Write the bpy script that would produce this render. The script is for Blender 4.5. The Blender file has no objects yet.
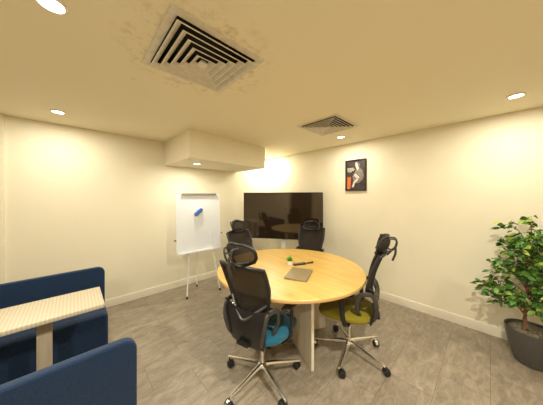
import bpy, math, random
from mathutils import Vector, Matrix
random.seed(7)
S = bpy.context.scene
COL = S.collection
PI = math.pi
H = 2.38

# ------------------------------------------------------------------ materials
def new_mat(name):
    m = bpy.data.materials.new(name); m.use_nodes = True
    nt = m.node_tree
    return m, nt, nt.nodes['Principled BSDF']

def noisy(name, col, rough=.6, metal=0., scale=30., amt=.08, bump=0., bscale=None, spec=.5, stretch=(1, 1, 1), sheen=0.):
    m, nt, p = new_mat(name)
    N, L = nt.nodes, nt.links
    tc = N.new('ShaderNodeTexCoord'); mp = N.new('ShaderNodeMapping'); mp.inputs['Scale'].default_value = stretch
    L.new(tc.outputs['Object'], mp.inputs['Vector'])
    nz = N.new('ShaderNodeTexNoise'); nz.inputs['Scale'].default_value = scale; nz.inputs['Detail'].default_value = 4
    L.new(mp.outputs['Vector'], nz.inputs['Vector'])
    cr = N.new('ShaderNodeValToRGB')
    cr.color_ramp.elements[0].position = .3; cr.color_ramp.elements[1].position = .7
    cr.color_ramp.elements[0].color = (*[c * (1 - amt) for c in col], 1)
    cr.color_ramp.elements[1].color = (*[min(1, c * (1 + amt)) for c in col], 1)
    L.new(nz.outputs['Fac'], cr.inputs['Fac']); L.new(cr.outputs['Color'], p.inputs['Base Color'])
    p.inputs['Roughness'].default_value = rough; p.inputs['Metallic'].default_value = metal
    p.inputs['Specular IOR Level'].default_value = spec
    if sheen: p.inputs['Sheen Weight'].default_value = sheen
    if bump:
        n2 = N.new('ShaderNodeTexNoise'); n2.inputs['Scale'].default_value = bscale or scale * 4
        L.new(mp.outputs['Vector'], n2.inputs['Vector'])
        b = N.new('ShaderNodeBump'); b.inputs['Strength'].default_value = bump; b.inputs['Distance'].default_value = .004
        L.new(n2.outputs['Fac'], b.inputs['Height']); L.new(b.outputs['Normal'], p.inputs['Normal'])
    return m

WALL = (.80, .738, .575)
M = {}
M['wall'] = noisy('wall_paint', WALL, .75, scale=3, amt=.02, bump=.05, bscale=200)
M['white_paint'] = noisy('skirting_paint', (.72, .66, .54), .45, scale=20, amt=.02)
M['vent'] = noisy('vent_metal', (.72, .68, .59), .5, scale=25, amt=.10)
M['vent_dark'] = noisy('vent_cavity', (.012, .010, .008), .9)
M['lamp_ring'] = noisy('lamp_ring', (.85, .82, .75), .4)
M['chrome'] = noisy('chrome', (.90, .89, .87), .22, metal=1., amt=.03)
M['steel'] = noisy('painted_steel', (.78, .77, .74), .35, amt=.03)
M['black_plastic'] = noisy('black_plastic', (.013, .012, .012), .42, scale=80, amt=.2)
M['grey_plastic'] = noisy('dark_grey_plastic', (.045, .041, .038), .4, scale=80, amt=.15)
M['rubber'] = noisy('rubber', (.012, .012, .013), .6)
M['navy'] = noisy('navy_fabric', (.011, .028, .070), .92, scale=260, amt=.30, bump=.5, bscale=500, spec=.2, sheen=.12)
M['seam'] = noisy('navy_seam', (.010, .022, .05), .9)
M['pot'] = noisy('grey_pot', (.075, .068, .062), .55, scale=60, amt=.12)
M['soil'] = noisy('pebbles', (.19, .165, .12), .95, scale=70, amt=.6, bump=1., bscale=70)
M['bark'] = noisy('bark', (.17, .085, .045), .85, scale=20, amt=.45, bump=.8, bscale=60, stretch=(1, 1, .3))
M['board_white'] = noisy('whiteboard', (.80, .83, .87), .22, scale=3, amt=.02)
M['board_frame'] = noisy('whiteboard_frame', (.80, .79, .77), .4)
M['clamp'] = noisy('clamp_metal', (.34, .31, .27), .35, metal=.7)
M['eraser_blue'] = noisy('eraser_blue', (.04, .14, .48), .5)
M['eraser_felt'] = noisy('eraser_felt', (.40, .38, .36), .95)
M['tv_case'] = noisy('tv_case', (.010, .010, .010), .35)
M['laptop'] = noisy('folder_cover', (.25, .185, .09), .5, scale=90, amt=.12)
M['laptop_edge'] = noisy('folder_edge', (.10, .08, .05), .5)
M['mini_pot'] = noisy('mini_pot', (.80, .76, .70), .35)
M['mini_leaf'] = noisy('mini_leaf', (.20, .42, .03), .6, scale=60, amt=.4)
M['button'] = noisy('buttons', (.30, .28, .26), .5)
M['frame_black'] = noisy('picture_frame', (.014, .011, .010), .35)
M['print_dark'] = noisy('print_dark', (.040, .030, .028), .5, scale=14, amt=.5)
M['print_light'] = noisy('print_light', (.62, .54, .46), .5, scale=60, amt=.35)
M['print_mid'] = noisy('print_mid', (.20, .17, .15), .5, scale=50, amt=.6)
M['print_orange'] = noisy('print_orange', (.62, .14, .03), .5, scale=20, amt=.15)
M['door_wood'] = noisy('door_wood', (.06, .045, .035), .35, scale=8, amt=.3, stretch=(1, 1, .1))
M['door_frame'] = noisy('door_frame', (.30, .26, .2), .5)
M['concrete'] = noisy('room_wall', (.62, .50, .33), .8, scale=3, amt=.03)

def tv_glass():
    m, nt, p = new_mat('screen_glass')
    p.inputs['Base Color'].default_value = (.022, .013, .006, 1); p.inputs['Roughness'].default_value = .09  # brown base colour stands in for the wall reflected in the screen
    p.inputs['Specular IOR Level'].default_value = .9
    nz = nt.nodes.new('ShaderNodeTexNoise'); nz.inputs['Scale'].default_value = 2.
    mr = nt.nodes.new('ShaderNodeMapRange'); mr.inputs['To Min'].default_value = .04; mr.inputs['To Max'].default_value = .08
    nt.links.new(nz.outputs['Fac'], mr.inputs['Value']); nt.links.new(mr.outputs['Result'], p.inputs['Roughness'])
    return m
M['screen'] = tv_glass()

def mesh_fabric(name, t0, t1):
    m, nt, p = new_mat(name)
    N, L = nt.nodes, nt.links
    p.inputs['Base Color'].default_value = (.034, .027, .021, 1); p.inputs['Roughness'].default_value = .85; p.inputs['Specular IOR Level'].default_value = .2
    tr = N.new('ShaderNodeBsdfTransparent'); mx = N.new('ShaderNodeMixShader')
    nz = N.new('ShaderNodeTexNoise'); nz.inputs['Scale'].default_value = 8
    mr = N.new('ShaderNodeMapRange'); mr.inputs['To Min'].default_value = t0; mr.inputs['To Max'].default_value = t1
    L.new(nz.outputs['Fac'], mr.inputs['Value']); L.new(mr.outputs['Result'], mx.inputs['Fac'])
    L.new(p.outputs['BSDF'], mx.inputs[1]); L.new(tr.outputs['BSDF'], mx.inputs[2])
    L.new(mx.outputs['Shader'], N['Material Output'].inputs['Surface'])
    return m
M['mesh'] = mesh_fabric('back_mesh_fabric', .10, .20); M['head_mesh'] = mesh_fabric('headrest_mesh_fabric', .22, .36)
M['seat_blue'] = noisy('blue_seat_fabric', (.006, .115, .20), .9, scale=150, amt=.2, bump=.3, sheen=.2)
M['seat_olive'] = noisy('olive_seat_fabric', (.24, .20, .006), .9, scale=150, amt=.2, bump=.3, sheen=.1)

def wood(name, c1, c2, scale=(1.5, 14, 14), rough=.35, direction=0):
    m, nt, p = new_mat(name)
    N, L = nt.nodes, nt.links
    tc = N.new('ShaderNodeTexCoord'); mp = N.new('ShaderNodeMapping'); mp.inputs['Scale'].default_value = scale
    mp.inputs['Rotation'].default_value = (0, 0, direction)
    L.new(tc.outputs['Object'], mp.inputs['Vector'])
    n1 = N.new('ShaderNodeTexNoise'); n1.inputs['Scale'].default_value = 1.6; n1.inputs['Detail'].default_value = 6; n1.inputs['Distortion'].default_value = .6
    L.new(mp.outputs['Vector'], n1.inputs['Vector'])
    cr = N.new('ShaderNodeValToRGB'); cr.color_ramp.elements[0].position = .35; cr.color_ramp.elements[1].position = .68
    cr.color_ramp.elements[0].color = (*c1, 1); cr.color_ramp.elements[1].color = (*c2, 1)
    L.new(n1.outputs['Fac'], cr.inputs['Fac']); L.new(cr.outputs['Color'], p.inputs['Base Color'])
    p.inputs['Roughness'].default_value = rough
    return m
M['beech'] = wood('beech_laminate', (.58, .355, .085), (.70, .46, .135), direction=.5)
M['beech_edge'] = wood('beech_edge', (.56, .34, .13), (.66, .42, .18), scale=(3, 3, 20))
M['ash_panel'] = wood('ash_panel', (.60, .53, .41), (.70, .63, .50), scale=(14, 14, 1.2), rough=.5)
M['panel_edge'] = noisy('panel_edge', (.80, .75, .64), .5)
M['oak_post'] = wood('booth_post', (.46, .38, .28), (.56, .48, .36), scale=(14, 14, 1.2), rough=.5)

def stripe_top():
    m, nt, p = new_mat('booth_table_laminate')
    N, L = nt.nodes, nt.links
    tc = N.new('ShaderNodeTexCoord')
    w = N.new('ShaderNodeTexWave'); w.wave_type = 'BANDS'; w.bands_direction = 'Y'
    w.inputs['Scale'].default_value = 17.; w.inputs['Distortion'].default_value = .6; w.inputs['Detail'].default_value = 1
    L.new(tc.outputs['Object'], w.inputs['Vector'])
    cr = N.new('ShaderNodeValToRGB')
    cr.color_ramp.elements[0].color = (.44, .375, .27, 1); cr.color_ramp.elements[1].color = (.54, .47, .35, 1)
    L.new(w.outputs['Fac'], cr.inputs['Fac']); L.new(cr.outputs['Color'], p.inputs['Base Color'])
    p.inputs['Roughness'].default_value = .45
    return m
M['stripe'] = stripe_top()

def wallpaper():
    m, nt, p = new_mat('textured_wallpaper')
    N, L = nt.nodes, nt.links
    tc = N.new('ShaderNodeTexCoord')
    outs = []
    for a in (.5, -.5):
        mp = N.new('ShaderNodeMapping'); mp.inputs['Rotation'].default_value = (a, 0, 0)
        L.new(tc.outputs['Object'], mp.inputs['Vector'])
        w = N.new('ShaderNodeTexWave'); w.wave_type = 'BANDS'; w.bands_direction = 'Z'
        w.inputs['Scale'].default_value = 12.; w.inputs['Distortion'].default_value = 0
        L.new(mp.outputs['Vector'], w.inputs['Vector']); outs.append(w.outputs['Fac'])
    mul = N.new('ShaderNodeMath'); mul.operation = 'MULTIPLY'
    L.new(outs[0], mul.inputs[0]); L.new(outs[1], mul.inputs[1])
    cr = N.new('ShaderNodeValToRGB')
    cr.color_ramp.elements[0].color = (*[c * .98 for c in WALL], 1); cr.color_ramp.elements[1].color = (*[c * 1.02 for c in WALL], 1)
    L.new(mul.outputs[0], cr.inputs['Fac']); L.new(cr.outputs['Color'], p.inputs['Base Color'])
    b = N.new('ShaderNodeBump'); b.inputs['Strength'].default_value = .14; b.inputs['Distance'].default_value = .002
    L.new(mul.outputs[0], b.inputs['Height']); L.new(b.outputs['Normal'], p.inputs['Normal'])
    p.inputs['Roughness'].default_value = .7
    return m
M['wallpaper'] = wallpaper()

VENTS = [(2.312, -2.695, .287), (2.21, -1.02, .275)]
def ceiling_mat():
    m, nt, p = new_mat('ceiling_paint')
    N, L = nt.nodes, nt.links
    tc = N.new('ShaderNodeTexCoord')
    def dirt(cx, cy, r0, r1):
        mp = N.new('ShaderNodeMapping'); mp.inputs['Location'].default_value = (-cx, -cy, -H)
        L.new(tc.outputs['Object'], mp.inputs['Vector'])
        ln = N.new('ShaderNodeVectorMath'); ln.operation = 'LENGTH'; L.new(mp.outputs['Vector'], ln.inputs[0])
        mr = N.new('ShaderNodeMapRange'); mr.inputs['From Min'].default_value = r0; mr.inputs['From Max'].default_value = r1
        mr.inputs['To Min'].default_value = 1; mr.inputs['To Max'].default_value = 0
        L.new(ln.outputs['Value'], mr.inputs['Value'])
        return mr.outputs['Result']
    nz = N.new('ShaderNodeTexNoise'); nz.inputs['Scale'].default_value = 13; nz.inputs['Detail'].default_value = 8; nz.inputs['Roughness'].default_value = .7
    L.new(tc.outputs['Object'], nz.inputs['Vector'])
    th = N.new('ShaderNodeMapRange'); th.inputs['From Min'].default_value = .50; th.inputs['From Max'].default_value = .68
    L.new(nz.outputs['Fac'], th.inputs['Value'])
    a = dirt(2.30, -2.69, .34, .50)
    mul = N.new('ShaderNodeMath'); mul.operation = 'MULTIPLY'; L.new(a, mul.inputs[0]); L.new(th.outputs['Result'], mul.inputs[1])
    sp = dirt(1.76, -2.98, .004, .022)
    ms = N.new('ShaderNodeMath'); ms.operation = 'MULTIPLY'; ms.inputs[1].default_value = .35; L.new(sp, ms.inputs[0])
    mxx = N.new('ShaderNodeMath'); mxx.operation = 'MAXIMUM'; L.new(mul.outputs[0], mxx.inputs[0]); L.new(ms.outputs[0], mxx.inputs[1])
    m2 = N.new('ShaderNodeMath'); m2.operation = 'MULTIPLY'; m2.inputs[1].default_value = .6; L.new(mxx.outputs[0], m2.inputs[0])
    mx = N.new('ShaderNodeMixRGB'); mx.inputs['Color1'].default_value = (.89, .82, .62, 1); mx.inputs['Color2'].default_value = (.40, .28, .14, 1)
    L.new(m2.outputs[0], mx.inputs['Fac']); L.new(mx.outputs['Color'], p.inputs['Base Color'])
    p.inputs['Roughness'].default_value = .8
    return m
M['ceiling'] = ceiling_mat()

def floor_mat():
    m, nt, p = new_mat('vinyl_stone_planks')
    N, L = nt.nodes, nt.links
    tc = N.new('ShaderNodeTexCoord'); mp = N.new('ShaderNodeMapping')
    mp.inputs['Rotation'].default_value = (0, 0, PI / 2); mp.inputs['Location'].default_value = (.15, -3.3 + 3.3, 0)
    L.new(tc.outputs['Object'], mp.inputs['Vector'])
    br = N.new('ShaderNodeTexBrick'); br.inputs['Scale'].default_value = 1.
    br.inputs['Brick Width'].default_value = .6; br.inputs['Row Height'].default_value = .3
    br.inputs['Mortar Size'].default_value = .0016; br.inputs['Mortar Smooth'].default_value = .3
    br.inputs['Color1'].default_value = (0, 0, 0, 1); br.inputs['Color2'].default_value = (1, 1, 1, 1); br.inputs['Mortar'].default_value = (.5, .5, .5, 1)
    L.new(mp.outputs['Vector'], br.inputs['Vector'])
    # cloudy stone with streaks along each plank
    off = N.new('ShaderNodeVectorMath'); off.operation = 'MULTIPLY_ADD'
    off.inputs[1].default_value = (7, 3, 5)
    L.new(br.outputs['Color'], off.inputs[0]); L.new(tc.outputs['Object'], off.inputs[2])
    m1 = N.new('ShaderNodeMapping'); m1.inputs['Scale'].default_value = (9, 3.2, 3)
    L.new(off.outputs['Vector'], m1.inputs['Vector'])
    n1 = N.new('ShaderNodeTexNoise'); n1.inputs['Scale'].default_value = 1.9; n1.inputs['Detail'].default_value = 11; n1.inputs['Roughness'].default_value = .78; n1.inputs['Distortion'].default_value = .8
    L.new(m1.outputs['Vector'], n1.inputs['Vector'])
    cr = N.new('ShaderNodeValToRGB'); e = cr.color_ramp.elements
    e[0].position = .33; e[0].color = (.185, .148, .106, 1); e[1].position = .70; e[1].color = (.41, .335, .25, 1)
    k = e.new(.5); k.color = (.275, .228, .172, 1)
    L.new(n1.outputs['Fac'], cr.inputs['Fac'])
    # plank tone
    hv = N.new('ShaderNodeHueSaturation')
    mr = N.new('ShaderNodeMapRange'); mr.inputs['To Min'].default_value = .93; mr.inputs['To Max'].default_value = 1.06
    L.new(br.outputs['Color'], mr.inputs['Value']); L.new(mr.outputs['Result'], hv.inputs['Value']); L.new(cr.outputs['Color'], hv.inputs['Color'])
    mx = N.new('ShaderNodeMixRGB'); mx.inputs['Color2'].default_value = (.10, .075, .05, 1)
    sc = N.new('ShaderNodeMath'); sc.operation = 'MULTIPLY'; sc.inputs[1].default_value = .8
    L.new(br.outputs['Fac'], sc.inputs[0]); L.new(sc.outputs[0], mx.inputs['Fac']); L.new(hv.outputs['Color'], mx.inputs['Color1'])
    L.new(mx.outputs['Color'], p.inputs['Base Color'])
    r = N.new('ShaderNodeMapRange'); r.inputs['To Min'].default_value = .38; r.inputs['To Max'].default_value = .58
    L.new(n1.outputs['Fac'], r.inputs['Value']); L.new(r.outputs['Result'], p.inputs['Roughness'])
    b = N.new('ShaderNodeBump'); b.inputs['Strength'].default_value = .12; b.inputs['Distance'].default_value = .002
    L.new(n1.outputs['Fac'], b.inputs['Height']); L.new(b.outputs['Normal'], p.inputs['Normal'])
    return m
M['floor'] = floor_mat()

def leaf_mat():
    m, nt, p = new_mat('ficus_leaf')
    N, L = nt.nodes, nt.links
    g = N.new('ShaderNodeNewGeometry')
    cr = N.new('ShaderNodeValToRGB'); e = cr.color_ramp.elements
    e[0].position = 0; e[0].color = (.022, .075, .012, 1); e[1].position = 1; e[1].color = (.42, .50, .07, 1)
    k = e.new(.5); k.color = (.055, .16, .022, 1); k2 = e.new(.8); k2.color = (.12, .25, .03, 1)
    L.new(g.outputs['Random Per Island'], cr.inputs['Fac']); L.new(cr.outputs['Color'], p.inputs['Base Color'])
    p.inputs['Roughness'].default_value = .42
    return m
M['leaf'] = leaf_mat()

def emit(name, col, s):
    m, nt, p = new_mat(name)
    p.inputs['Base Color'].default_value = (.9, .9, .85, 1)
    p.inputs['Emission Color'].default_value = (*col, 1); p.inputs['Emission Strength'].default_value = s
    return m
LIGHT_COL = (1., .955, .80)
M['diffuser'] = emit('lamp_diffuser', (1., .93, .78), 9.)

# ------------------------------------------------------------------ mesh builder
class MB:
    def __init__(s): s.v = []; s.f = []
    def add(s, vs, fs):
        n = len(s.v); s.v += [tuple(v) for v in vs]; s.f += [tuple(i + n for i in f) for f in fs]; return s
    def box(s, x0, y0, z0, x1, y1, z1):
        vs = [(x, y, z) for z in (z0, z1) for (x, y) in ((x0, y0), (x1, y0), (x1, y1), (x0, y1))]
        return s.add(vs, [(3, 2, 1, 0), (4, 5, 6, 7), (0, 1, 5, 4), (1, 2, 6, 5), (2, 3, 7, 6), (3, 0, 4, 7)])
    def loft(s, rings, cap0=True, cap1=True, closed=False):
        n = len(rings[0]); vs = [p for r in rings for p in r]; fs = []
        m = len(rings)
        for i in range(m if closed else m - 1):
            a, b = i * n, ((i + 1) % m) * n
            for j in range(n):
                k = (j + 1) % n; fs.append((a + j, a + k, b + k, b + j))
        if not closed:
            if cap0: fs.append(tuple(range(n))[::-1])
            if cap1: fs.append(tuple((m - 1) * n + j for j in range(n)))
        return s.add(vs, fs)
    def rbox(s, x0, y0, z0, x1, y1, z1, r=.01, n=4):
        """box with rounded vertical edges and rounded top/bottom rims"""
        r = min(r, (x1 - x0) / 2 * .99, (y1 - y0) / 2 * .99, (z1 - z0) / 2 * .99)
        def ring(inset, z):
            pts = []; rr = max(r - inset, 1e-4)
            for (cx, cy, a0) in ((x1 - r, y1 - r, 0), (x0 + r, y1 - r, PI / 2), (x0 + r, y0 + r, PI), (x1 - r, y0 + r, 1.5 * PI)):
                for i in range(n + 1):
                    a = a0 + PI / 2 * i / n; pts.append((cx + rr * math.cos(a), cy + rr * math.sin(a), z))
            return pts
        rs = []
        for i in range(n + 1):
            a = PI / 2 * i / n; rs.append(ring(r * (1 - math.sin(a)), z0 + r * (1 - math.cos(a))))
        for i in range(n + 1):
            a = PI / 2 * i / n; rs.append(ring(r * (1 - math.cos(a)), z1 - r * (1 - math.sin(a))))
        return s.loft(rs)
    def lathe(s, prof, n=24, c=(0, 0, 0)):
        return s.loft([[(c[0] + r * math.cos(2 * PI * j / n), c[1] + r * math.sin(2 * PI * j / n), c[2] + z) for j in range(n)] for r, z in prof])
    def tube(s, pts, r, n=8, closed=False, flat=1.):
        pts = [Vector(p) for p in pts]; m = len(pts); rings = []; up = None
        rr = r if isinstance(r, (list, tuple)) else [r] * m
        for i in range(m):
            if closed: t = pts[(i + 1) % m] - pts[i - 1]
            else: t = pts[min(i + 1, m - 1)] - pts[max(i - 1, 0)]
            t.normalize()
            if up is None:
                a = Vector((0, 0, 1)) if abs(t.z) < .9 else Vector((1, 0, 0))
                up = (a - t * a.dot(t)).normalized()
            else:
                up = (up - t * up.dot(t)).normalized()
            w = t.cross(up)
            rings.append([pts[i] + (up * math.cos(2 * PI * j / n) + w * math.sin(2 * PI * j / n) * flat) * rr[i] for j in range(n)])
        return s.loft(rings, closed=closed)
    def band(s, pts, wn, wx, closed=False, n=10):
        """strap whose broad side lies in the plane perpendicular to x"""
        pts = [Vector(p) for p in pts]; m = len(pts); rings = []
        for i in range(m):
            t = (pts[(i + 1) % m] - pts[i - 1]) if closed else (pts[min(i + 1, m - 1)] - pts[max(i - 1, 0)])
            t.normalize(); nn = t.cross(Vector((1, 0, 0)))
            if nn.length < .35: nn = Vector((0, 1, 0)) if not rings else prev
            nn = (nn - t * nn.dot(t)).normalized()
            if rings and nn.dot(prev) < 0 and not closed: nn = -nn
            xx = nn.cross(t).normalized(); prev = nn
            rings.append([pts[i] + nn * wn * math.copysign(abs(math.cos(q)) ** .7, math.cos(q)) + xx * wx * math.copysign(abs(math.sin(q)) ** .7, math.sin(q)) for q in [2 * PI * j / n for j in range(n)]])
        return s.loft(rings, closed=closed)
    def bar(s, a, b, w, h):
        """rectangular bar from a to b, width w sideways, height h"""
        a, b = Vector(a), Vector(b); t = (b - a).normalized()
        side = t.cross(Vector((0, 0, 1)))
        side = side.normalized() if side.length > 1e-3 else Vector((1, 0, 0))
        up = side.cross(t)
        rs = []
        for p in (a, b): rs.append([p + side * w / 2 * i + up * h / 2 * j for i, j in ((-1, -1), (1, -1), (1, 1), (-1, 1))])
        return s.loft(rs)
    def sheet(s, fn, nu=12, nv=12, th=.006):
        """closed shell: fn(u,v)->point, thickened along local normal"""
        P = [[Vector(fn(i / nu, j / nv)) for i in range(nu + 1)] for j in range(nv + 1)]
        vs = []
        for sgn in (.5, -.5):
            for j in range(nv + 1):
                for i in range(nu + 1):
                    du = P[j][min(i + 1, nu)] - P[j][max(i - 1, 0)]; dv = P[min(j + 1, nv)][i] - P[max(j - 1, 0)][i]
                    vs.append(P[j][i] + du.cross(dv).normalized() * th * sgn)
        w = nu + 1; o = w * (nv + 1); fs = []
        for j in range(nv):
            for i in range(nu):
                a = j * w + i; fs.append((a, a + 1, a + 1 + w, a + w)); fs.append((o + a + w, o + a + 1 + w, o + a + 1, o + a))
        for i in range(nu):
            fs.append((i + 1, i, o + i, o + i + 1)); a = nv * w + i; fs.append((a, a + 1, o + a + 1, o + a))
        for j in range(nv):
            a = j * w; fs.append((a, a + w, o + a + w, o + a)); a = j * w + nu; fs.append((a + w, a, o + a, o + a + w))
        return s.add(vs, fs)
    def prism(s, poly, axis, a, b):
        """extrude 2D polygon along axis from a to b"""
        def P(u, v, w): return {'x': (w, u, v), 'y': (u, w, v), 'z': (u, v, w)}[axis]
        return s.loft([[P(u, v, a) for u, v in poly], [P(u, v, b) for u, v in poly]])
    def xform(s, mat):
        s.v = [tuple(mat @ Vector(v)) for v in s.v]; return s
    def build(s, name, mat, parent=None, ang=35, mats=None):
        me = bpy.data.meshes.new(name); me.from_pydata(s.v, [], s.f); me.materials.append(M[mat])
        import bmesh
        bm = bmesh.new(); bm.from_mesh(me); bmesh.ops.recalc_face_normals(bm, faces=bm.faces); bm.to_mesh(me); bm.free()
        for p in me.polygons: p.use_smooth = True
        me.set_sharp_from_angle(angle=math.radians(ang))
        o = bpy.data.objects.new(name, me); COL.objects.link(o)
        if parent: o.parent = parent
        return o

def tag(o, label=None, cat=None, group=None, kind=None):
    if label: o['label'] = label
    if cat: o['category'] = cat
    if group: o['group'] = group
    if kind: o['kind'] = kind
    return o
def thing(name, label, cat, loc=(0, 0, 0), rz=0, group=None):
    o = bpy.data.objects.new(name, None); COL.objects.link(o); o.location = loc; o.rotation_euler = (0, 0, rz)
    o.empty_display_size = .1
    return tag(o, label, cat, group)
def struct(o): o['kind'] = 'structure'; return o
def copy_tree(o, parent=None):
    c = o.copy(); COL.objects.link(c); c.parent = parent
    for ch in list(o.children): copy_tree(ch, c)
    return c

def arc(pts, n=6):
    """Catmull-Rom smoothing of an open polyline"""
    P = [Vector(p) for p in pts]; P = [P[0] * 2 - P[1]] + P + [P[-1] * 2 - P[-2]]; out = []
    for i in range(1, len(P) - 2):
        for k in range(n):
            t = k / n; a, b, c, d = P[i - 1:i + 3]
            out.append(.5 * ((2 * b) + (c - a) * t + (2 * a - 5 * b + 4 * c - d) * t * t + (3 * b - a - 3 * c + d) * t ** 3))
    out.append(P[-2]); return out
def arc_closed(pts, n=5):
    P = [Vector(p) for p in pts]; m = len(P); out = []
    for i in range(m):
        a, b, c, d = P[i - 1], P[i], P[(i + 1) % m], P[(i + 2) % m]
        for k in range(n):
            t = k / n
            out.append(.5 * ((2 * b) + (c - a) * t + (2 * a - 5 * b + 4 * c - d) * t * t + (3 * b - a - 3 * c + d) * t ** 3))
    return out

# ------------------------------------------------------------------ the room
RX, FY = 5.0, -4.9
struct(MB().box(-.12, FY - .12, -.1, RX + .12, .12, 0).build('floor', 'floor'))
cb = MB(); HV = .042
xs = sorted([-.12, RX + .12] + [v[0] + s_ * (v[2] - HV) for v in VENTS for s_ in (-1, 1)])
ys = sorted([FY - .12, .12] + [v[1] + s_ * (v[2] - HV) for v in VENTS for s_ in (-1, 1)])
for i in range(len(xs) - 1):
    for j in range(len(ys) - 1):
        mx_, my_ = (xs[i] + xs[i + 1]) / 2, (ys[j] + ys[j + 1]) / 2
        if not any(abs(mx_ - v[0]) < v[2] - HV and abs(my_ - v[1]) < v[2] - HV for v in VENTS):
            cb.box(xs[i], ys[j], H, xs[i + 1], ys[j + 1], H + .1)
struct(cb.build('ceiling', 'ceiling'))
struct(MB().box(-.12, FY, 0, 0, .12, H).build('wall_left', 'wallpaper'))
struct(MB().box(0, 0, 0, RX, .12, H).build('wall_back', 'wall'))
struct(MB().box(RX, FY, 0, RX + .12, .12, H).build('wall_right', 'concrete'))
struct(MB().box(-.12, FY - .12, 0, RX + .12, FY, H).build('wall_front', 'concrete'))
# pier at the near end of the left wall
struct(MB().box(0, FY, 0, .03, -3.835, H).build('trim_1', 'wall'))
# dropped bulkhead in the corner
struct(MB().prism([(0, -2.235), (.925, -2.22), (.824, -.82), (0, -.88)], 'z', 2.008, H).build('trim_2', 'wall'))
# skirting boards
def skirt(name, poly, axis, a, b): struct(MB().prism(poly, axis, a, b).build(name, 'white_paint'))
prof = [(0, 0), (.014, 0), (.014, .088), (.009, .102), (0, .105)]
skirt('baseboard_left', prof, 'y', -3.835, 0)
skirt('baseboard_back', [(-u, v) for u, v in prof], 'x', 0.014, RX)
skirt('baseboard_front', [(FY + u, v) for u, v in prof], 'x', 0.03, 3.55)
skirt('baseboard_right', [(RX - u, v) for u, v in prof], 'y', FY + .014, -.014)
# door behind the camera
d = struct(MB().box(3.62, FY, 0, 4.62, FY + .03, 2.1).build('door_1', 'door_wood'))
MB().box(3.56, FY, 0, 3.62, FY + .045, 2.16).box(4.62, FY, 0, 4.68, FY + .045, 2.16).box(3.62, FY, 2.1, 4.62, FY + .045, 2.16).build('door_frame', 'door_frame', d)
MB().tube([(3.72, FY + .03, 1.02), (3.72, FY + .075, 1.02), (3.84, FY + .075, 1.02)], .009).build('door_handle', 'chrome', d)

# ------------------------------------------------------------------ ceiling vents
def vent(x, y, hw, label, n):
    t = thing('ceiling_vent', label, 'air vent', (x, y, H), 0, 'square ceiling diffusers')
    w = .044; inn = hw - w; z0, z1 = -.025, -.002
    q = hw - HV - .001
    def sq(r, z): return [(-r, -r, z), (r, -r, z), (r, r, z), (-r, r, z)]
    # dark plenum box above the opening
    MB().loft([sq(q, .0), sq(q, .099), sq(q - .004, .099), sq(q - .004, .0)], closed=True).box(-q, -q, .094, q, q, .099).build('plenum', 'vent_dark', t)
    MB().loft([sq(hw, -.0008), sq(hw, -.003), sq(hw - .004, -.006), sq(inn + .004, -.006), sq(inn, -.003), sq(inn, .004), sq(inn + .0015, .004), sq(inn + .0015, -.0008)], closed=True).build('frame', 'vent', t)
    step = inn / (n + .45)
    for k in range(n):
        r = inn + .006 - step * (k + .10)
        lo, hi = r, r - step * .70
        MB().loft([sq(lo, z0), sq(lo, z0 + .0025), sq(hi, z1), sq(hi - .003, z1), sq(lo - .007, z0)], closed=True).build('louver', 'vent', t)
    r = step * .62
    MB().loft([sq(r, z0 - .001), sq(r, z0 + .003), sq(r * .5, z1)]).build('centre_plate', 'vent', t)
    return t
vent(*VENTS[0], 'large square ceiling air vent with stained plaster around its rim', 5)
vent(*VENTS[1], 'square ceiling air vent close to the picture wall, beside a lit downlight', 6)

# ------------------------------------------------------------------ downlights
LAMPS = [((2.224, -3.374, H), 'round ceiling downlight nearest the viewer, at the top left edge of the photo'),
         ((.529, -3.414, H), 'round ceiling downlight close to the textured left wall above the booth'),
         ((.262, -.225, H), 'round ceiling downlight in the corner, half hidden behind the bulkhead'),
         ((2.097, -.473, H), 'round ceiling downlight beside the smaller vent near the picture wall'),
         ((3.752, -.524, H), 'round ceiling downlight above the potted tree at the right'),
         ((.534, -1.942, 2.008), 'round downlight set in the underside of the dropped bulkhead'),
         ((3.75, -2.35, H), 'unseen ceiling downlight added behind the viewer for brightness'),
         ((3.9, -4.2, H), 'unseen ceiling downlight added near the door for brightness')]
def make_lamp():
    t = thing('downlight', 'x', 'ceiling light', (0, 0, 0), 0, 'recessed downlights')
    MB().lathe([(.044, -.001), (.058, -.001), (.058, -.005), (.052, -.010), (.046, -.010), (.044, -.006)], 28).build('trim_ring', 'lamp_ring', t)
    MB().lathe([(.044, -.001), (.044, -.006), (.03, -.0065), (.001, -.007)], 28).build('diffuser', 'diffuser', t)
    return t
l0 = make_lamp()
POW = [20, 8, 13, 7.5, 8, 7, 33, 29]
for i, (loc, lab) in enumerate(LAMPS[:6]):
    o = l0 if i == 0 else copy_tree(l0)
    o.location = loc; o['label'] = lab
for k, (loc, lab) in enumerate(LAMPS[6:]):  # ring and diffuser of the two unseen downlights added to brighten the room
    f_ = MB().lathe([(.044, -.001), (.058, -.001), (.058, -.005), (.052, -.010), (.046, -.010), (.044, -.006)], 28, loc).build('trim_%d' % (k + 3), 'lamp_ring'); struct(f_)
    MB().lathe([(.044, -.001), (.044, -.006), (.03, -.0065), (.001, -.007)], 28, loc).build('diffuser', 'diffuser', f_)
for (loc, lab), pw in zip(LAMPS, POW):
    ld = bpy.data.lights.new('downlight_lamp', 'AREA'); ld.shape = 'DISK'; ld.size = .085; ld.energy = pw; ld.color = LIGHT_COL
    ld.spread = math.radians(180)
    lo = bpy.data.objects.new('downlight_lamp', ld); COL.objects.link(lo); lo.location = (loc[0], loc[1], loc[2] - .012)

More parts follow.
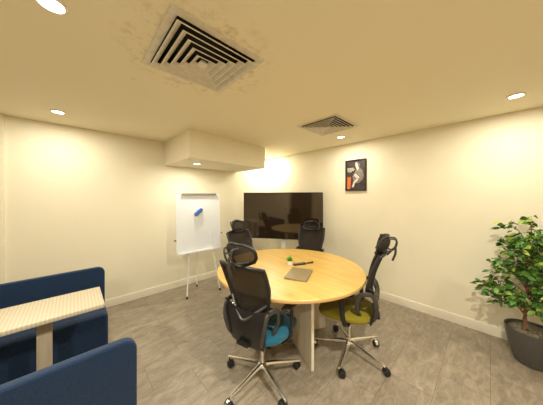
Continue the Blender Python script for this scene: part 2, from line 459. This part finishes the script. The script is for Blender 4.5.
# ------------------------------------------------------------------ round meeting table
TX, TY = 2.09, -1.595
TR = .762
t = thing('meeting_table', 'round beech meeting table on a crossed panel base, chairs pushed up around it', 'table', (TX, TY, 0))
rings = []
n = 96
for r, z in ((TR - .003, .722), (TR, .725), (TR, .747), (TR - .003, .75)):
    rings.append([(r * math.cos(2 * PI * j / n), r * math.sin(2 * PI * j / n), z) for j in range(n)])
o = MB().loft(rings).build('tabletop', 'beech', t)
MB().loft([[(r * math.cos(2 * PI * j / n), r * math.sin(2 * PI * j / n), z) for j in range(n)] for r, z in ((TR + .0005, .7255), (TR + .0012, .727), (TR + .0012, .745), (TR + .0005, .7465), (TR - .002, .7465), (TR - .002, .7255))], closed=True).build('edge_band', 'beech_edge', t)
ang = math.atan2(-1.813 - TY, 2.55 - TX)
for k, (L0, L1) in enumerate(((-.44, .505), (-.44, .44))):
    a = ang + k * PI / 2; R = Matrix.Rotation(a, 4, 'Z')
    if k == 0:
        MB().box(L0, -.0125, .002, L1 - .002, .0125, .722).xform(R).build('base_panel', 'ash_panel', t)
    else:
        for q in ((L0 + .002, -.0127), (.0127, L1 - .002)): MB().box(q[0], -.0125, .002, q[1], .0125, .722).xform(R).build('base_panel', 'ash_panel', t)
    MB().box(L1 - .002, -.0125, .002, L1, .0125, .722).xform(R).build('edge_strip', 'panel_edge', t)
    if k: MB().box(L0, -.0125, .002, L0 + .002, .0125, .722).xform(R).build('edge_strip', 'panel_edge', t)

# things on the table
fold = thing('folder', 'flat grey-brown folder lying on the round table', 'folder', (2.326, -1.725, .7502), math.radians(25))
fw, fl = .105, .152
MB().rbox(-fw, -fl, 0, fw, fl, .004, .002, 2).build('back_cover', 'laptop_edge', fold)
MB().rbox(-fw + .004, -fl + .004, .004, fw - .004, fl - .004, .010, .002, 2).build('papers', 'mini_pot', fold)
MB().rbox(-fw, -fl, .010, fw, fl, .015, .002, 2).build('front_cover', 'laptop', fold)

rem = thing('remote_control', 'black remote control lying beside the little potted plant', 'remote control', (2.143, -1.485, .7502), math.radians(67))
MB().rbox(-.075, -.021, 0, .075, .021, .018, .007, 3).build('body', 'black_plastic', rem)
kb = MB()
for i in range(7):
    for j in range(3): kb.rbox(-.058 + i * .014, -.014 + j * .011, .0178, -.050 + i * .014, -.008 + j * .011, .0198, .001, 1)
kb.build('buttons', 'button', rem)
mk = thing('marker_pen', 'short black marker pen lying just past the remote control', 'pen', (2.192, -1.368, .7502), math.radians(70))
MB().tube([(-.035, 0, .009), (.015, 0, .009)], .009, 12).build('barrel', 'grey_plastic', mk)
MB().tube([(.016, 0, .0095), (.045, 0, .0095)], .0095, 12).build('cap', 'black_plastic', mk)

pp = thing('potted_succulent', 'tiny green plant in a white pot on the round table', 'plant', (2.073, -1.571, .7502))
MB().lathe([(.024, 0), (.028, .004), (.034, .046), (.035, .050), (.031, .050), (.029, .042)], 20).build('pot', 'mini_pot', pp)
MB().lathe([(.0285, .036), (.0285, .042), (.001, .044)], 16).build('soil', 'soil', pp)
lb = MB()
for i in range(46):
    a = i * 2.4; e = .25 + 1.25 * (i / 46); L = .044 + .022 * random.random()
    d = Vector((math.cos(a) * math.cos(e), math.sin(a) * math.cos(e), math.sin(e))); c = Vector((0, 0, .042))
    sd = d.cross(Vector((0, 0, 1))).normalized() * .008
    up = sd.cross(d).normalized() * .002
    p0, p1, p2 = c, c + d * L * .55, c + d * L
    lb.loft([[p0 + up, p0 - sd * .4, p0 - up, p0 + sd * .4], [p1 + up, p1 - sd, p1 - up, p1 + sd], [p2 + up * .2, p2 - sd * .2, p2 - up * .2, p2 + sd * .2]])
lb.build('leaves', 'mini_leaf', pp)

# ------------------------------------------------------------------ office chairs (face local +Y)
def superell(a, b, z, n=40, p=3.2, cx=0, cy=0, front=0):
    pts = []
    for j in range(n):
        t_ = 2 * PI * j / n; c, s_ = math.cos(t_), math.sin(t_)
        x = a * math.copysign(abs(c) ** (2 / p), c); y = b * math.copysign(abs(s_) ** (2 / p), s_)
        zz = z - front * max(0, y / b - .45) ** 2 * .09
        pts.append((cx + x * (1 - .06 * (y / b < 0) * abs(y / b)), cy + y, zz))
    return pts

def back_pt(u, v, off=0):
    """u -1..1 across, v 0..1 up"""
    hw = .150 + .050 * min(1, v * 1.7) ** .8
    z = .650 + .350 * v - .05 * (1 - abs(u)) * (1 - v) ** 3
    if v > .85: z += .012 * (1 - u * u)
    y = -.198 - .015 * math.sin(v * PI) * -1 - .045 * v ** 1.25
    y += .045 * u * u - .0
    return (u * hw, y - off, z)

def head_pt(u, v, hz, w=.145, hh=.078):
    k = 1 - .18 * abs(2 * v - 1) ** 2.5
    z = hz + (2 * v - 1) * hh * (1 - .12 * u * u) - .006
    y = -.255 + .085 * u * u - .03 * (2 * v - 1) ** 2 * -1 - .02 * v
    return (u * w * k, y, z)

def make_chair(label, seat_mat, rot, lean=.08, hz=1.085, headw=.145, hh=.080, sq=1.):
    t = thing('office_chair', label, 'chair', group='mesh office chairs around the round table')
    # base
    b = MB()
    for k in range(5):
        a = 2 * PI * k / 5 + rot; c, s_ = math.cos(a), math.sin(a)
        sd = Vector((-s_, c, 0)); rs = []
        for r, z, w, h_ in ((.02, .112, .020, .020), (.10, .106, .017, .017), (.22, .090, .013, .013), (.315, .080, .011, .010), (.335, .076, .008, .008)):
            p = Vector((c * r, s_ * r, z)); rs.append([p + sd * w * math.cos(q) + Vector((0, 0, 1)) * h_ * math.sin(q) for q in [2 * PI * i / 8 for i in range(8)]])
        b.loft(rs)
    b.lathe([(.030, .088), (.036, .092), (.036, .120), (.030, .128), (.026, .130)], 20)
    b.build('base', 'chrome', t)
    for k in range(5):
        a = 2 * PI * k / 5 + rot; c, s_ = math.cos(a) * .322, math.sin(a) * .322
        ph = a * 3.7
        R = Matrix.Translation((c, s_, 0)) @ Matrix.Rotation(ph, 4, 'Z')
        cs = MB(); cs.tube([(0, 0, .050), (0, 0, .078)], .007, 8)
        # fork hood: half disc over the wheels
        hood = [(.022 + .030 * math.cos(q), .029 + .030 * math.sin(q)) for q in [PI * i / 12 for i in range(13)]] + [(.022 + .022 * math.cos(q), .029 + .022 * math.sin(q)) for q in [PI * (12 - i) / 12 for i in range(13)]]
        cs.prism(hood, 'y', -.011, .011); cs.xform(R)
        co = cs.build('caster', 'chrome' if k % 2 else 'black_plastic', t)
        for sgn in (-1, 1):
            w = MB(); y0, y1 = sorted((sgn * .006, sgn * .025))
            m2 = 20; rr = .0275
            w.loft([[(.022 + r * math.cos(2 * PI * j / m2), y, .0285 + r * math.sin(2 * PI * j / m2)) for j in range(m2)] for r, y in ((.010, y0), (rr - .003, y0), (rr, y0 + .003), (rr, y1 - .004), (rr - .004, y1), (.009, y1))])
            w.xform(R); w.build('wheel', 'rubber', co)
    MB().lathe([(.014, .128), (.014, .30), (.024, .30), (.026, .38), (.02, .385)], 20).build('gas_lift', 'chrome', t)
    MB().rbox(-.075, -.13, .36, .075, .12, .402, .012, 3).build('tilt_mechanism', 'black_plastic', t)
    MB().tube(arc([(.07, .02, .378), (.15, .02, .375), (.235, .03, .365)], 3), .006).tube([(.215, .028, .367), (.262, .034, .362)], .011).build('lever', 'black_plastic', t)
    # seat
    sb = MB(); cy = .03
    sb.loft([superell(.17, .16, .404, cy=cy), superell(.225, .215, .408, cy=cy, front=.4), superell(.247, .236, .422, cy=cy, front=.6), superell(.252, .242, .442, cy=cy, front=.8),
             superell(.246, .236, .462, cy=cy, front=1), superell(.22, .21, .474, cy=cy, front=1), superell(.15, .14, .476, cy=cy, front=.3), superell(.05, .05, .473, cy=cy)])
    sb.build('seat', seat_mat, t, ang=60)
    MB().loft([superell(.16, .15, .398, cy=cy), superell(.21, .20, .4, cy=cy), superell(.215, .205, .407, cy=cy)]).build('seat_pan', 'black_plastic', t)
    # armrests: flat curved straps rising from under the seat to short pads
    for s_ in (-1, 1):
        pts = arc([(s_ * .13, -.02, .388), (s_ * .215, -.01, .378), (s_ * .256, .005, .42), (s_ * .266, .02, .50), (s_ * .258, .03, .59), (s_ * .248, .03, .646)], 5)
        ar = MB().band(pts, .021, .009).build('armrest', 'black_plastic', t)
        MB().rbox(s_ * .250 - .036, -.07, .645, s_ * .250 + .036, .12, .670, .012, 4).build('arm_pad', 'grey_plastic', ar)
    # rear side loops joining back to mechanism
    for s_ in (-1, 1):
        loop = [(s_ * .212, -.110, .655), (s_ * .205, -.170, .680), (s_ * .195, -.218, .665), (s_ * .185, -.240, .58), (s_ * .155, -.225, .475), (s_ * .140, -.180, .425), (s_ * .165, -.120, .450), (s_ * .202, -.090, .55)]
        MB().band(arc_closed(loop, 5), .019, .011, closed=True).build('side_bracket', 'grey_plastic', t)
    # lower cradle shell between the loops
    def cradle(u, v):
        U = 2 * u - 1
        return (U * (.150 + .058 * v ** .7), -.262 + .020 * U * U + .05 * (1 - v) ** 2 + .03 * v * v, .395 + .265 * v + .04 * U * U * v)
    MB().sheet(cradle, 14, 8, .012).build('back_cradle', 'black_plastic', t)
    MB().bar((0, -.10, .385), (0, -.262, .43), .10, .024).build('spine', 'black_plastic', t)
    # back
    MB().sheet(lambda u, v: back_pt(2 * u - 1, v), 18, 18, .005).build('back_mesh', 'mesh', t)
    ed = []
    N_ = 14
    for i in range(N_): ed.append(back_pt(-1 + 2 * i / N_, 0, .004))
    for i in range(N_): ed.append(back_pt(1, i / N_, .004))
    for i in range(N_): ed.append(back_pt(1 - 2 * i / N_, 1, .004))
    for i in range(N_): ed.append(back_pt(-1, 1 - i / N_, .004))
    MB().tube(ed, .0155, 8, closed=True).build('back_frame', 'black_plastic', t)
    pts = arc([back_pt(-.97, .20, .006), back_pt(-.5, .06, .035), back_pt(0, .0, .05), back_pt(.5, .06, .035), back_pt(.97, .20, .006)], 5)
    MB().tube(pts, .010, 8, flat=1.3).build('lumbar_brace', 'grey_plastic', t)
    # headrest
    hd = []
    m = 40
    for i in range(m):
        a = 2 * PI * i / m; c, s2 = math.cos(a), math.sin(a)
        u = math.copysign(abs(c) ** (.62 * sq), c); v = .5 + .5 * math.copysign(abs(s2) ** (.75 * sq), s2)
        hd.append(head_pt(u, v, hz, headw, hh))
    hr = MB().tube(hd, .0115, 8, closed=True).build('headrest', 'black_plastic', t)
    MB().sheet(lambda u, v: head_pt((2 * u - 1) * (1 - .10 * abs(2 * v - 1) ** 3), v * .96 + .02, hz, headw * .985, hh), 14, 10, .008).build('headrest_mesh', 'head_mesh', hr)
    br = MB()
    for x in (-.030, .030):
        br.tube(arc([(x * 1.6, -.262, hz + .050), (x * 1.3, -.300, hz + .048), (x, -.316, hz + .020), (x * .8, -.312, hz - .025), (x * .5, -.290, hz - .055), (0, -.262, .985)], 5), .0075)
    br.tube([(-.036, -.314, hz + .022), (.036, -.314, hz + .022)], .007)
    br.tube(arc([(0, -.312, hz - .02), (0, -.322, hz - .08), (0, -.310, hz - .145)], 5), .0095)
    br.tube(arc([(-headw * .72, -.222, hz - .05), (0, -.292, hz - .058), (headw * .72, -.222, hz - .05)], 6), .0075)
    br.build('headrest_bracket', 'grey_plastic', t)
    for o in [c for c in t.children_recursive if c.name.split('.')[0] in ('back_mesh', 'back_frame', 'lumbar_brace', 'headrest', 'headrest_mesh', 'headrest_bracket')]:
        for v in o.data.vertices: v.co.y -= (lean + .10) * max(0, v.co.z - .62)
    return t
def chair_at(x, y, face, base, *a, **k):
    o = make_chair(*a, rot=math.radians(base - face + 90), **k)
    o.location = (x, y, 0); o.rotation_euler = (0, 0, math.radians(face - 90)); return o
chair_at(2.288, -2.160, 104, 60, 'black mesh office chair with blue seat, back turned to the viewer, nearest the booth', 'seat_blue', hz=1.10, lean=.08, headw=.132)
chair_at(2.66, -1.375, 198, -6, 'black mesh office chair with olive-yellow seat, seen side-on at right of the table', 'seat_olive', lean=.06)
chair_at(1.365, -1.55, 6, 240, 'black mesh office chair between the flip chart easel and the round table', 'seat_blue', headw=.12)
chair_at(1.70, -.76, -70, 20, 'black high-backed office chair at the far side of the table, in front of the television', 'seat_olive', hz=1.040, headw=.128, hh=.066, sq=.45, lean=.10)

# ------------------------------------------------------------------ television on a floor stand
ang = math.atan2(.83, 1.178)
tv = thing('television', 'large dark flat-screen television standing across the room corner', 'television', (1.017, -.587, 0), ang)
W2, Z0, Z1 = .72, .742, 1.583
MB().rbox(-W2, .0, Z0, W2, .035, Z1, .006, 2).build('case', 'tv_case', tv)
MB().box(-W2 + .009, -.0015, Z0 + .016, W2 - .009, .0, Z1 - .009).build('screen', 'screen', tv)
MB().rbox(-.30, .035, .85, .30, .062, 1.40, .008, 2).build('rear_housing', 'tv_case', tv)
st = thing('tv_stand', 'pale grey column floor stand carrying the television', 'tv stand', (1.017, -.587, 0), ang)
MB().rbox(-.02, .066, .02, .06, .108, 1.25, .006, 2).build('column', 'steel', st)
MB().rbox(-.32, -.10, 0, .36, .24, .02, .008, 2).build('base_plate', 'steel', st)
MB().box(-.22, .0625, .98, .26, .066, 1.02).box(-.22, .0625, 1.18, .26, .066, 1.22).build('bracket', 'black_plastic', st)

# ------------------------------------------------------------------ flip chart easel
ez = thing('flip_chart_easel', 'white flip chart easel with whiteboard standing against the left wall', 'whiteboard', (0, 0, 0))
h = Vector((.040, .693, 0)).normalized()          # along the board
up = Vector((-.083, 0, .895)).normalized()
up = (up - h * up.dot(h)).normalized()
nrm = h.cross(up).normalized()                    # towards the room
B0 = Vector((.503, -1.875, .668)); BH = .90; BW = .70
Fm = Matrix((( h.x, nrm.x, up.x, B0.x), (h.y, nrm.y, up.y, B0.y), (h.z, nrm.z, up.z, B0.z), (0, 0, 0, 1)))
hw = BW / 2
bd = MB().rbox(-hw + .008, -.008, .008, hw - .008, .004, BH - .008, .002, 1).xform(Fm).build('board', 'board_white', ez)
fr = MB()
for (a, b, c, d) in ((-hw, 0, -hw + .012, BH), (hw - .012, 0, hw, BH), (-hw + .012, 0, hw - .012, .012), (-hw + .012, BH - .012, hw - .012, BH)): fr.box(a, -.011, b, c, .008, d)
fr.xform(Fm).build('board_frame', 'board_frame', bd)
MB().rbox(-hw + .10, .008, BH - .036, hw - .06, .026, BH - .004, .004, 2).xform(Fm).build('paper_clamp', 'clamp', ez)
tr = MB().box(-hw + .04, .009, -.012, hw - .04, .055, -.006).box(-hw + .04, .052, -.012, hw - .04, .055, .006).xform(Fm).build('pen_tray', 'board_frame', ez)
kn = MB()
for x, z in ((-hw - .012, .20), (hw + .012, .24)):
    kn.tube([(x - .012, 0, z), (x + .012, 0, z)], .010, 10)
for x in (-.20, .20): kn.tube([(x, -.012, -.014), (x, .018, -.014)], .012, 10)
kn.xform(Fm).build('clamp_knob', 'black_plastic', ez)
tops = [Fm @ Vector((-.10, -.024, BH - .10)), Fm @ Vector((.10, -.024, BH - .10))]
feet = [Vector((.55, -2.10, .012)), Vector((.62, -1.60, .012))]
top_c = Fm @ Vector((0, -.035, BH - .07))
rear = Vector((.225, -1.806, .012))
for a, b in ((tops[0], feet[0]), (tops[1], feet[1]), (top_c, rear)):
    dd = (b - a).normalized()
    lg = MB().tube([a, b - dd * .03], .0105, 10).build('leg', 'board_frame', ez)
    MB().tube([b - dd * .035, b], .0135, 10).build('foot', 'rubber', lg)
MB().tube([tops[0], top_c, tops[1]], .012, 8).build('hinge_bar', 'board_frame', ez)
er = thing('board_eraser', 'small blue eraser stuck slantwise on the whiteboard', 'eraser')
E = Fm @ Matrix.Translation((-.015, .0045, .60)) @ Matrix.Rotation(math.radians(-42), 4, 'Y')
def cap(hl, hwid, y): return [(math.copysign(hl - hwid, math.cos(q)) + hwid * math.cos(q), y, hwid * math.sin(q)) for q in [2 * PI * (i + .5) / 24 for i in range(24)]]
MB().loft([cap(.078, .034, 0), cap(.078, .034, .018)]).xform(E).build('felt', 'eraser_felt', er)
MB().loft([cap(.076, .030, .018), cap(.076, .030, .030), cap(.068, .022, .038)]).xform(E).build('grip', 'eraser_blue', er)

# ------------------------------------------------------------------ framed poster on the back wall
pc = thing('picture_frame', 'small framed dark poster with orange block hanging on the back wall', 'picture', (2.105, 0, 1.60))
pw, ph = .168, .50
fb = MB()
for (a, b, c, d) in ((-pw, 0, -pw + .016, ph), (pw - .016, 0, pw, ph), (-pw + .016, 0, pw - .016, .016), (-pw + .016, ph - .016, pw - .016, ph)): fb.box(a, -.028, b, c, -.001, d)
fb.build('frame', 'frame_black', pc)
pr = MB().box(-pw + .016, -.016, .016, pw - .016, -.003, ph - .016).build('print', 'print_dark', pc)
iw, ih = 2 * (pw - .016), ph - .032
def PP(poly, y0=-.0172): return [(-pw + .016 + u * iw, .016 + v * ih) for u, v in poly]
MB().prism(PP([(.03, .03), (.22, .03), (.25, .44), (.05, .46)]), 'y', -.0166, -.016).build('print_block', 'print_orange', pr)
tb = MB()
for (u0, u1, v) in ((.05, .40, .74), (.04, .46, .70), (.05, .42, .66), (.09, .30, .62)): tb.prism(PP([(u0, v), (u1, v), (u1, v + .022), (u0, v + .022)]), 'y', -.0166, -.016)
tb.build('print_lines', 'print_light', pr)
MB().prism(PP([(.50, .92), (.62, .95), (.72, .86), (.70, .76), (.86, .66), (.94, .46), (.82, .30), (.60, .22), (.40, .30), (.34, .46), (.44, .58), (.56, .70), (.48, .80)]), 'y', -.0166, -.016).build('print_figure', 'print_mid', pr)
lt = MB()
for poly in ([(.50, .93), (.58, .95), (.62, .84), (.68, .72), (.60, .64), (.56, .74), (.50, .82)], [(.40, .50), (.50, .56), (.70, .44), (.66, .38), (.52, .42)], [(.36, .24), (.44, .20), (.64, .34), (.60, .40), (.46, .32)], [(.30, .10), (.40, .08), (.46, .20), (.38, .24)]):
    lt.prism(PP(poly), 'y', -.0172, -.0166)
lt.build('print_highlights', 'print_light', pr)

# ------------------------------------------------------------------ booth: two sofas and a table
def booth(label, mirror):
    """local x grows from the seat front towards the backrest outside"""
    g = thing('booth_sofa', label, 'sofa', group='navy booth sofas')
    return g
def panel_poly(y0, y1, z0, z1, r, n=8):
    pts = [(y0, z0), (y1, z0)]
    pts += [(y1 - r + r * math.cos(PI / 2 * i / n), z1 - r + r * math.sin(PI / 2 * i / n)) for i in range(n + 1)]
    pts += [(y0 + r - r * math.sin(PI / 2 * i / n), z1 - r + r * math.cos(PI / 2 * i / n)) for i in range(n + 1)]
    return pts
def inset(poly, c, k):
    return [(c[0] + (u - c[0]) * (1 - k / abs(c[2])), c[1] + (v - c[1]) * (1 - k / abs(c[3]))) for u, v in poly]
def back_panel(x0, x1, y0, y1, z0, z1, r=.06, e=.012):
    poly = panel_poly(y0, y1, z0, z1, r); c = ((y0 + y1) / 2, (z0 + z1) / 2, (y1 - y0) / 2, (z1 - z0) / 2)
    rs = []
    for i in range(5):
        a = PI / 2 * i / 4; rs.append([(x0 + e * (1 - math.sin(a)), u, v) for u, v in inset(poly, c, e * (1 - math.cos(a)))][:])
    rs = [[(x0 + e * (1 - math.cos(PI / 2 * i / 4)), u, v) for u, v in inset(poly, c, e * (1 - math.sin(PI / 2 * i / 4)))] for i in range(5)]
    rs += [[(x1 - e * (1 - math.sin(PI / 2 * i / 4)), u, v) for u, v in inset(poly, c, e * (1 - math.cos(PI / 2 * i / 4)))] for i in range(5)]
    return MB().loft(rs)
YA, YB = -4.30, -3.068
def sofa(label, xo, xi, xs):
    """xo outer face of backrest, xi inner face, xs seat front"""
    s_ = 1 if xs > xi else -1
    t = thing('booth_sofa', label, 'sofa', ((xo + xs) / 2, (YA + YB) / 2, 0), group='navy booth sofas')
    T = Matrix.Translation((-(xo + xs) / 2, -(YA + YB) / 2, 0))
    back_panel(min(xo, xi), max(xo, xi), YA, YB, .012, .797).xform(T).build('backrest', 'navy', t)
    a, b = sorted((xi, xs))
    MB().rbox(a, YA + .004, .03, b, YB - .004, .452, .022, 4).xform(T).build('seat', 'navy', t)
    fb = MB()
    for yy in (YA + .1, YB - .1):
        for xx in (a + .05, b - .07): fb.lathe([(.02, 0), (.022, .002), (.022, .0305)], 12, (xx, yy, 0))
    fb.xform(T).build('foot', 'rubber', t)
    return t
sofa('navy fabric booth sofa on the wall side of the narrow table', .855, .905, 1.235)
sofa('navy fabric booth sofa nearest the viewer, its back filling the lower left corner', 2.375, 2.325, 1.95)
bt = thing('booth_table', 'narrow pale striped table standing between the two navy booth sofas', 'table', (1.53, -3.74, 0))
MB().rbox(-.195, -.60, .722, .195, .60, .75, .004, 2).build('tabletop', 'stripe', bt)
for y in (.30, -.30):
    MB().rbox(-.022, y - .036, .02, .022, y + .036, .722, .004, 2).build('post', 'oak_post', bt)
MB().rbox(-.15, -.45, 0, .15, .45, .02, .006, 2).build('foot_plate', 'steel', bt)

# ------------------------------------------------------------------ potted ficus tree
PX, PY = 3.86, -.30
pt = thing('potted_ficus', 'leafy green artificial tree in a dark grey pot by the back wall', 'potted tree', (PX, PY, 0))
MB().lathe([(.098, 0), (.110, .004), (.127, .06), (.149, .15), (.166, .25), (.172, .298), (.172, .305), (.162, .305), (.160, .29), (.155, .275)], 48).build('pot', 'pot', pt)
MB().lathe([(.130, .26), (.154, .26), (.158, .282), (.11, .290), (.002, .294)], 36).build('pebbles', 'soil', pt)
tp = arc([(-.045, -.035, .28), (-.043, -.03, .42), (-.035, -.02, .55), (-.03, -.015, .68), (-.01, .0, .80), (.0, .01, .92), (.01, .015, 1.12)], 6)
nt_ = len(tp)
trk = MB().tube(tp, [0.0145 - .009 * i / (nt_ - 1) + .0025 * math.sin(i * 1.9) for i in range(nt_)], 10)
trk.build('trunk', 'bark', pt)
rnd = random.Random(11)
brs = MB(); lv = MB()
def leaf(p, d, L, W):
    d = d.normalized(); sd = d.cross(Vector((rnd.uniform(-1, 1), rnd.uniform(-1, 1), rnd.uniform(.1, 1)))).normalized(); u = sd.cross(d).normalized()
    prof_ = [(0, .06), (.18, .55), (.42, 1.), (.68, .80), (.88, .35), (1., .02)]
    base = len(lv.v); vs = []; fs = []
    for i, (a, w) in enumerate(prof_):
        c = p + d * (L * a) - Vector((0, 0, 1)) * (L * .28 * a * a)
        vs += [c - sd * W * w + u * W * .25 * w, c, c + sd * W * w + u * W * .25 * w]
    for i in range(len(prof_) - 1):
        a = i * 3; fs += [(a, a + 1, a + 4, a + 3), (a + 1, a + 2, a + 5, a + 4)]
    lv.add(vs, fs)
nb = 62
for i in range(nb):
    f_ = i / (nb - 1)
    z0 = .44 + .63 * f_
    k = min(nt_ - 1, int((z0 - .30) / .84 * (nt_ - 1))); p0 = Vector(tp[k])
    a = i * 2.39996 + rnd.uniform(-.3, .3)
    reach = (.325 - .16 * f_) * rnd.uniform(.75, 1.15)
    if f_ < .12: reach *= .8
    rise = rnd.uniform(.02, .16) + .12 * f_
    dirv = Vector((math.cos(a), math.sin(a), 0))
    if dirv.y > .3: reach = min(reach, .27 / dirv.y)
    p3 = p0 + dirv * reach + Vector((0, 0, rise - .04 * (1 - f_)))
    p1 = p0 + dirv * reach * .35 + Vector((0, 0, rise * .7)); p2 = p0 + dirv * reach * .7 + Vector((0, 0, rise * 1.05))
    ctl = arc([p0, p1, p2, p3], 4)
    brs.tube(ctl, [.0048 - .0034 * q / (len(ctl) - 1) for q in range(len(ctl))], 5)
    for q in range(3, len(ctl)):
        c = Vector(ctl[q])
        for _ in range(2 if q < len(ctl) - 1 else 4):
            aa = rnd.uniform(0, 2 * PI)
            dv = Vector((math.cos(aa), math.sin(aa), rnd.uniform(-.45, .35))) + dirv * .7
            off = Vector((rnd.uniform(-.03, .03), rnd.uniform(-.03, .03), rnd.uniform(-.03, .03)))
            cc = c + off
            if cc.y + dv.normalized().y * .06 > .33: continue
            leaf(cc, dv, rnd.uniform(.048, .068), rnd.uniform(.014, .020))
brs.build('branches', 'bark', pt)
lo_ = lv.build('foliage', 'leaf', pt, ang=60)

# ------------------------------------------------------------------ world, camera, view
w = bpy.data.worlds.new('World'); S.world = w; w.use_nodes = True
w.node_tree.nodes['Background'].inputs['Color'].default_value = (.9, .8, .6, 1)
w.node_tree.nodes['Background'].inputs['Strength'].default_value = 0.05
cam = bpy.data.cameras.new('Camera'); co = bpy.data.objects.new('Camera', cam); COL.objects.link(co)
cam.sensor_width = 36; cam.lens = 36 * 208.3 / 543; cam.shift_y = -5.5 / 543
cam.clip_start = .02
co.location = (3.5973, -3.3025, 1.50)
co.rotation_euler = (PI / 2, 0, math.atan2(.7239, .6899))
S.camera = co
S.view_settings.view_transform = 'Standard'; S.view_settings.look = 'None'; S.view_settings.gamma = 1
S.view_settings.use_curve_mapping = False; S.view_settings.exposure = 0.50
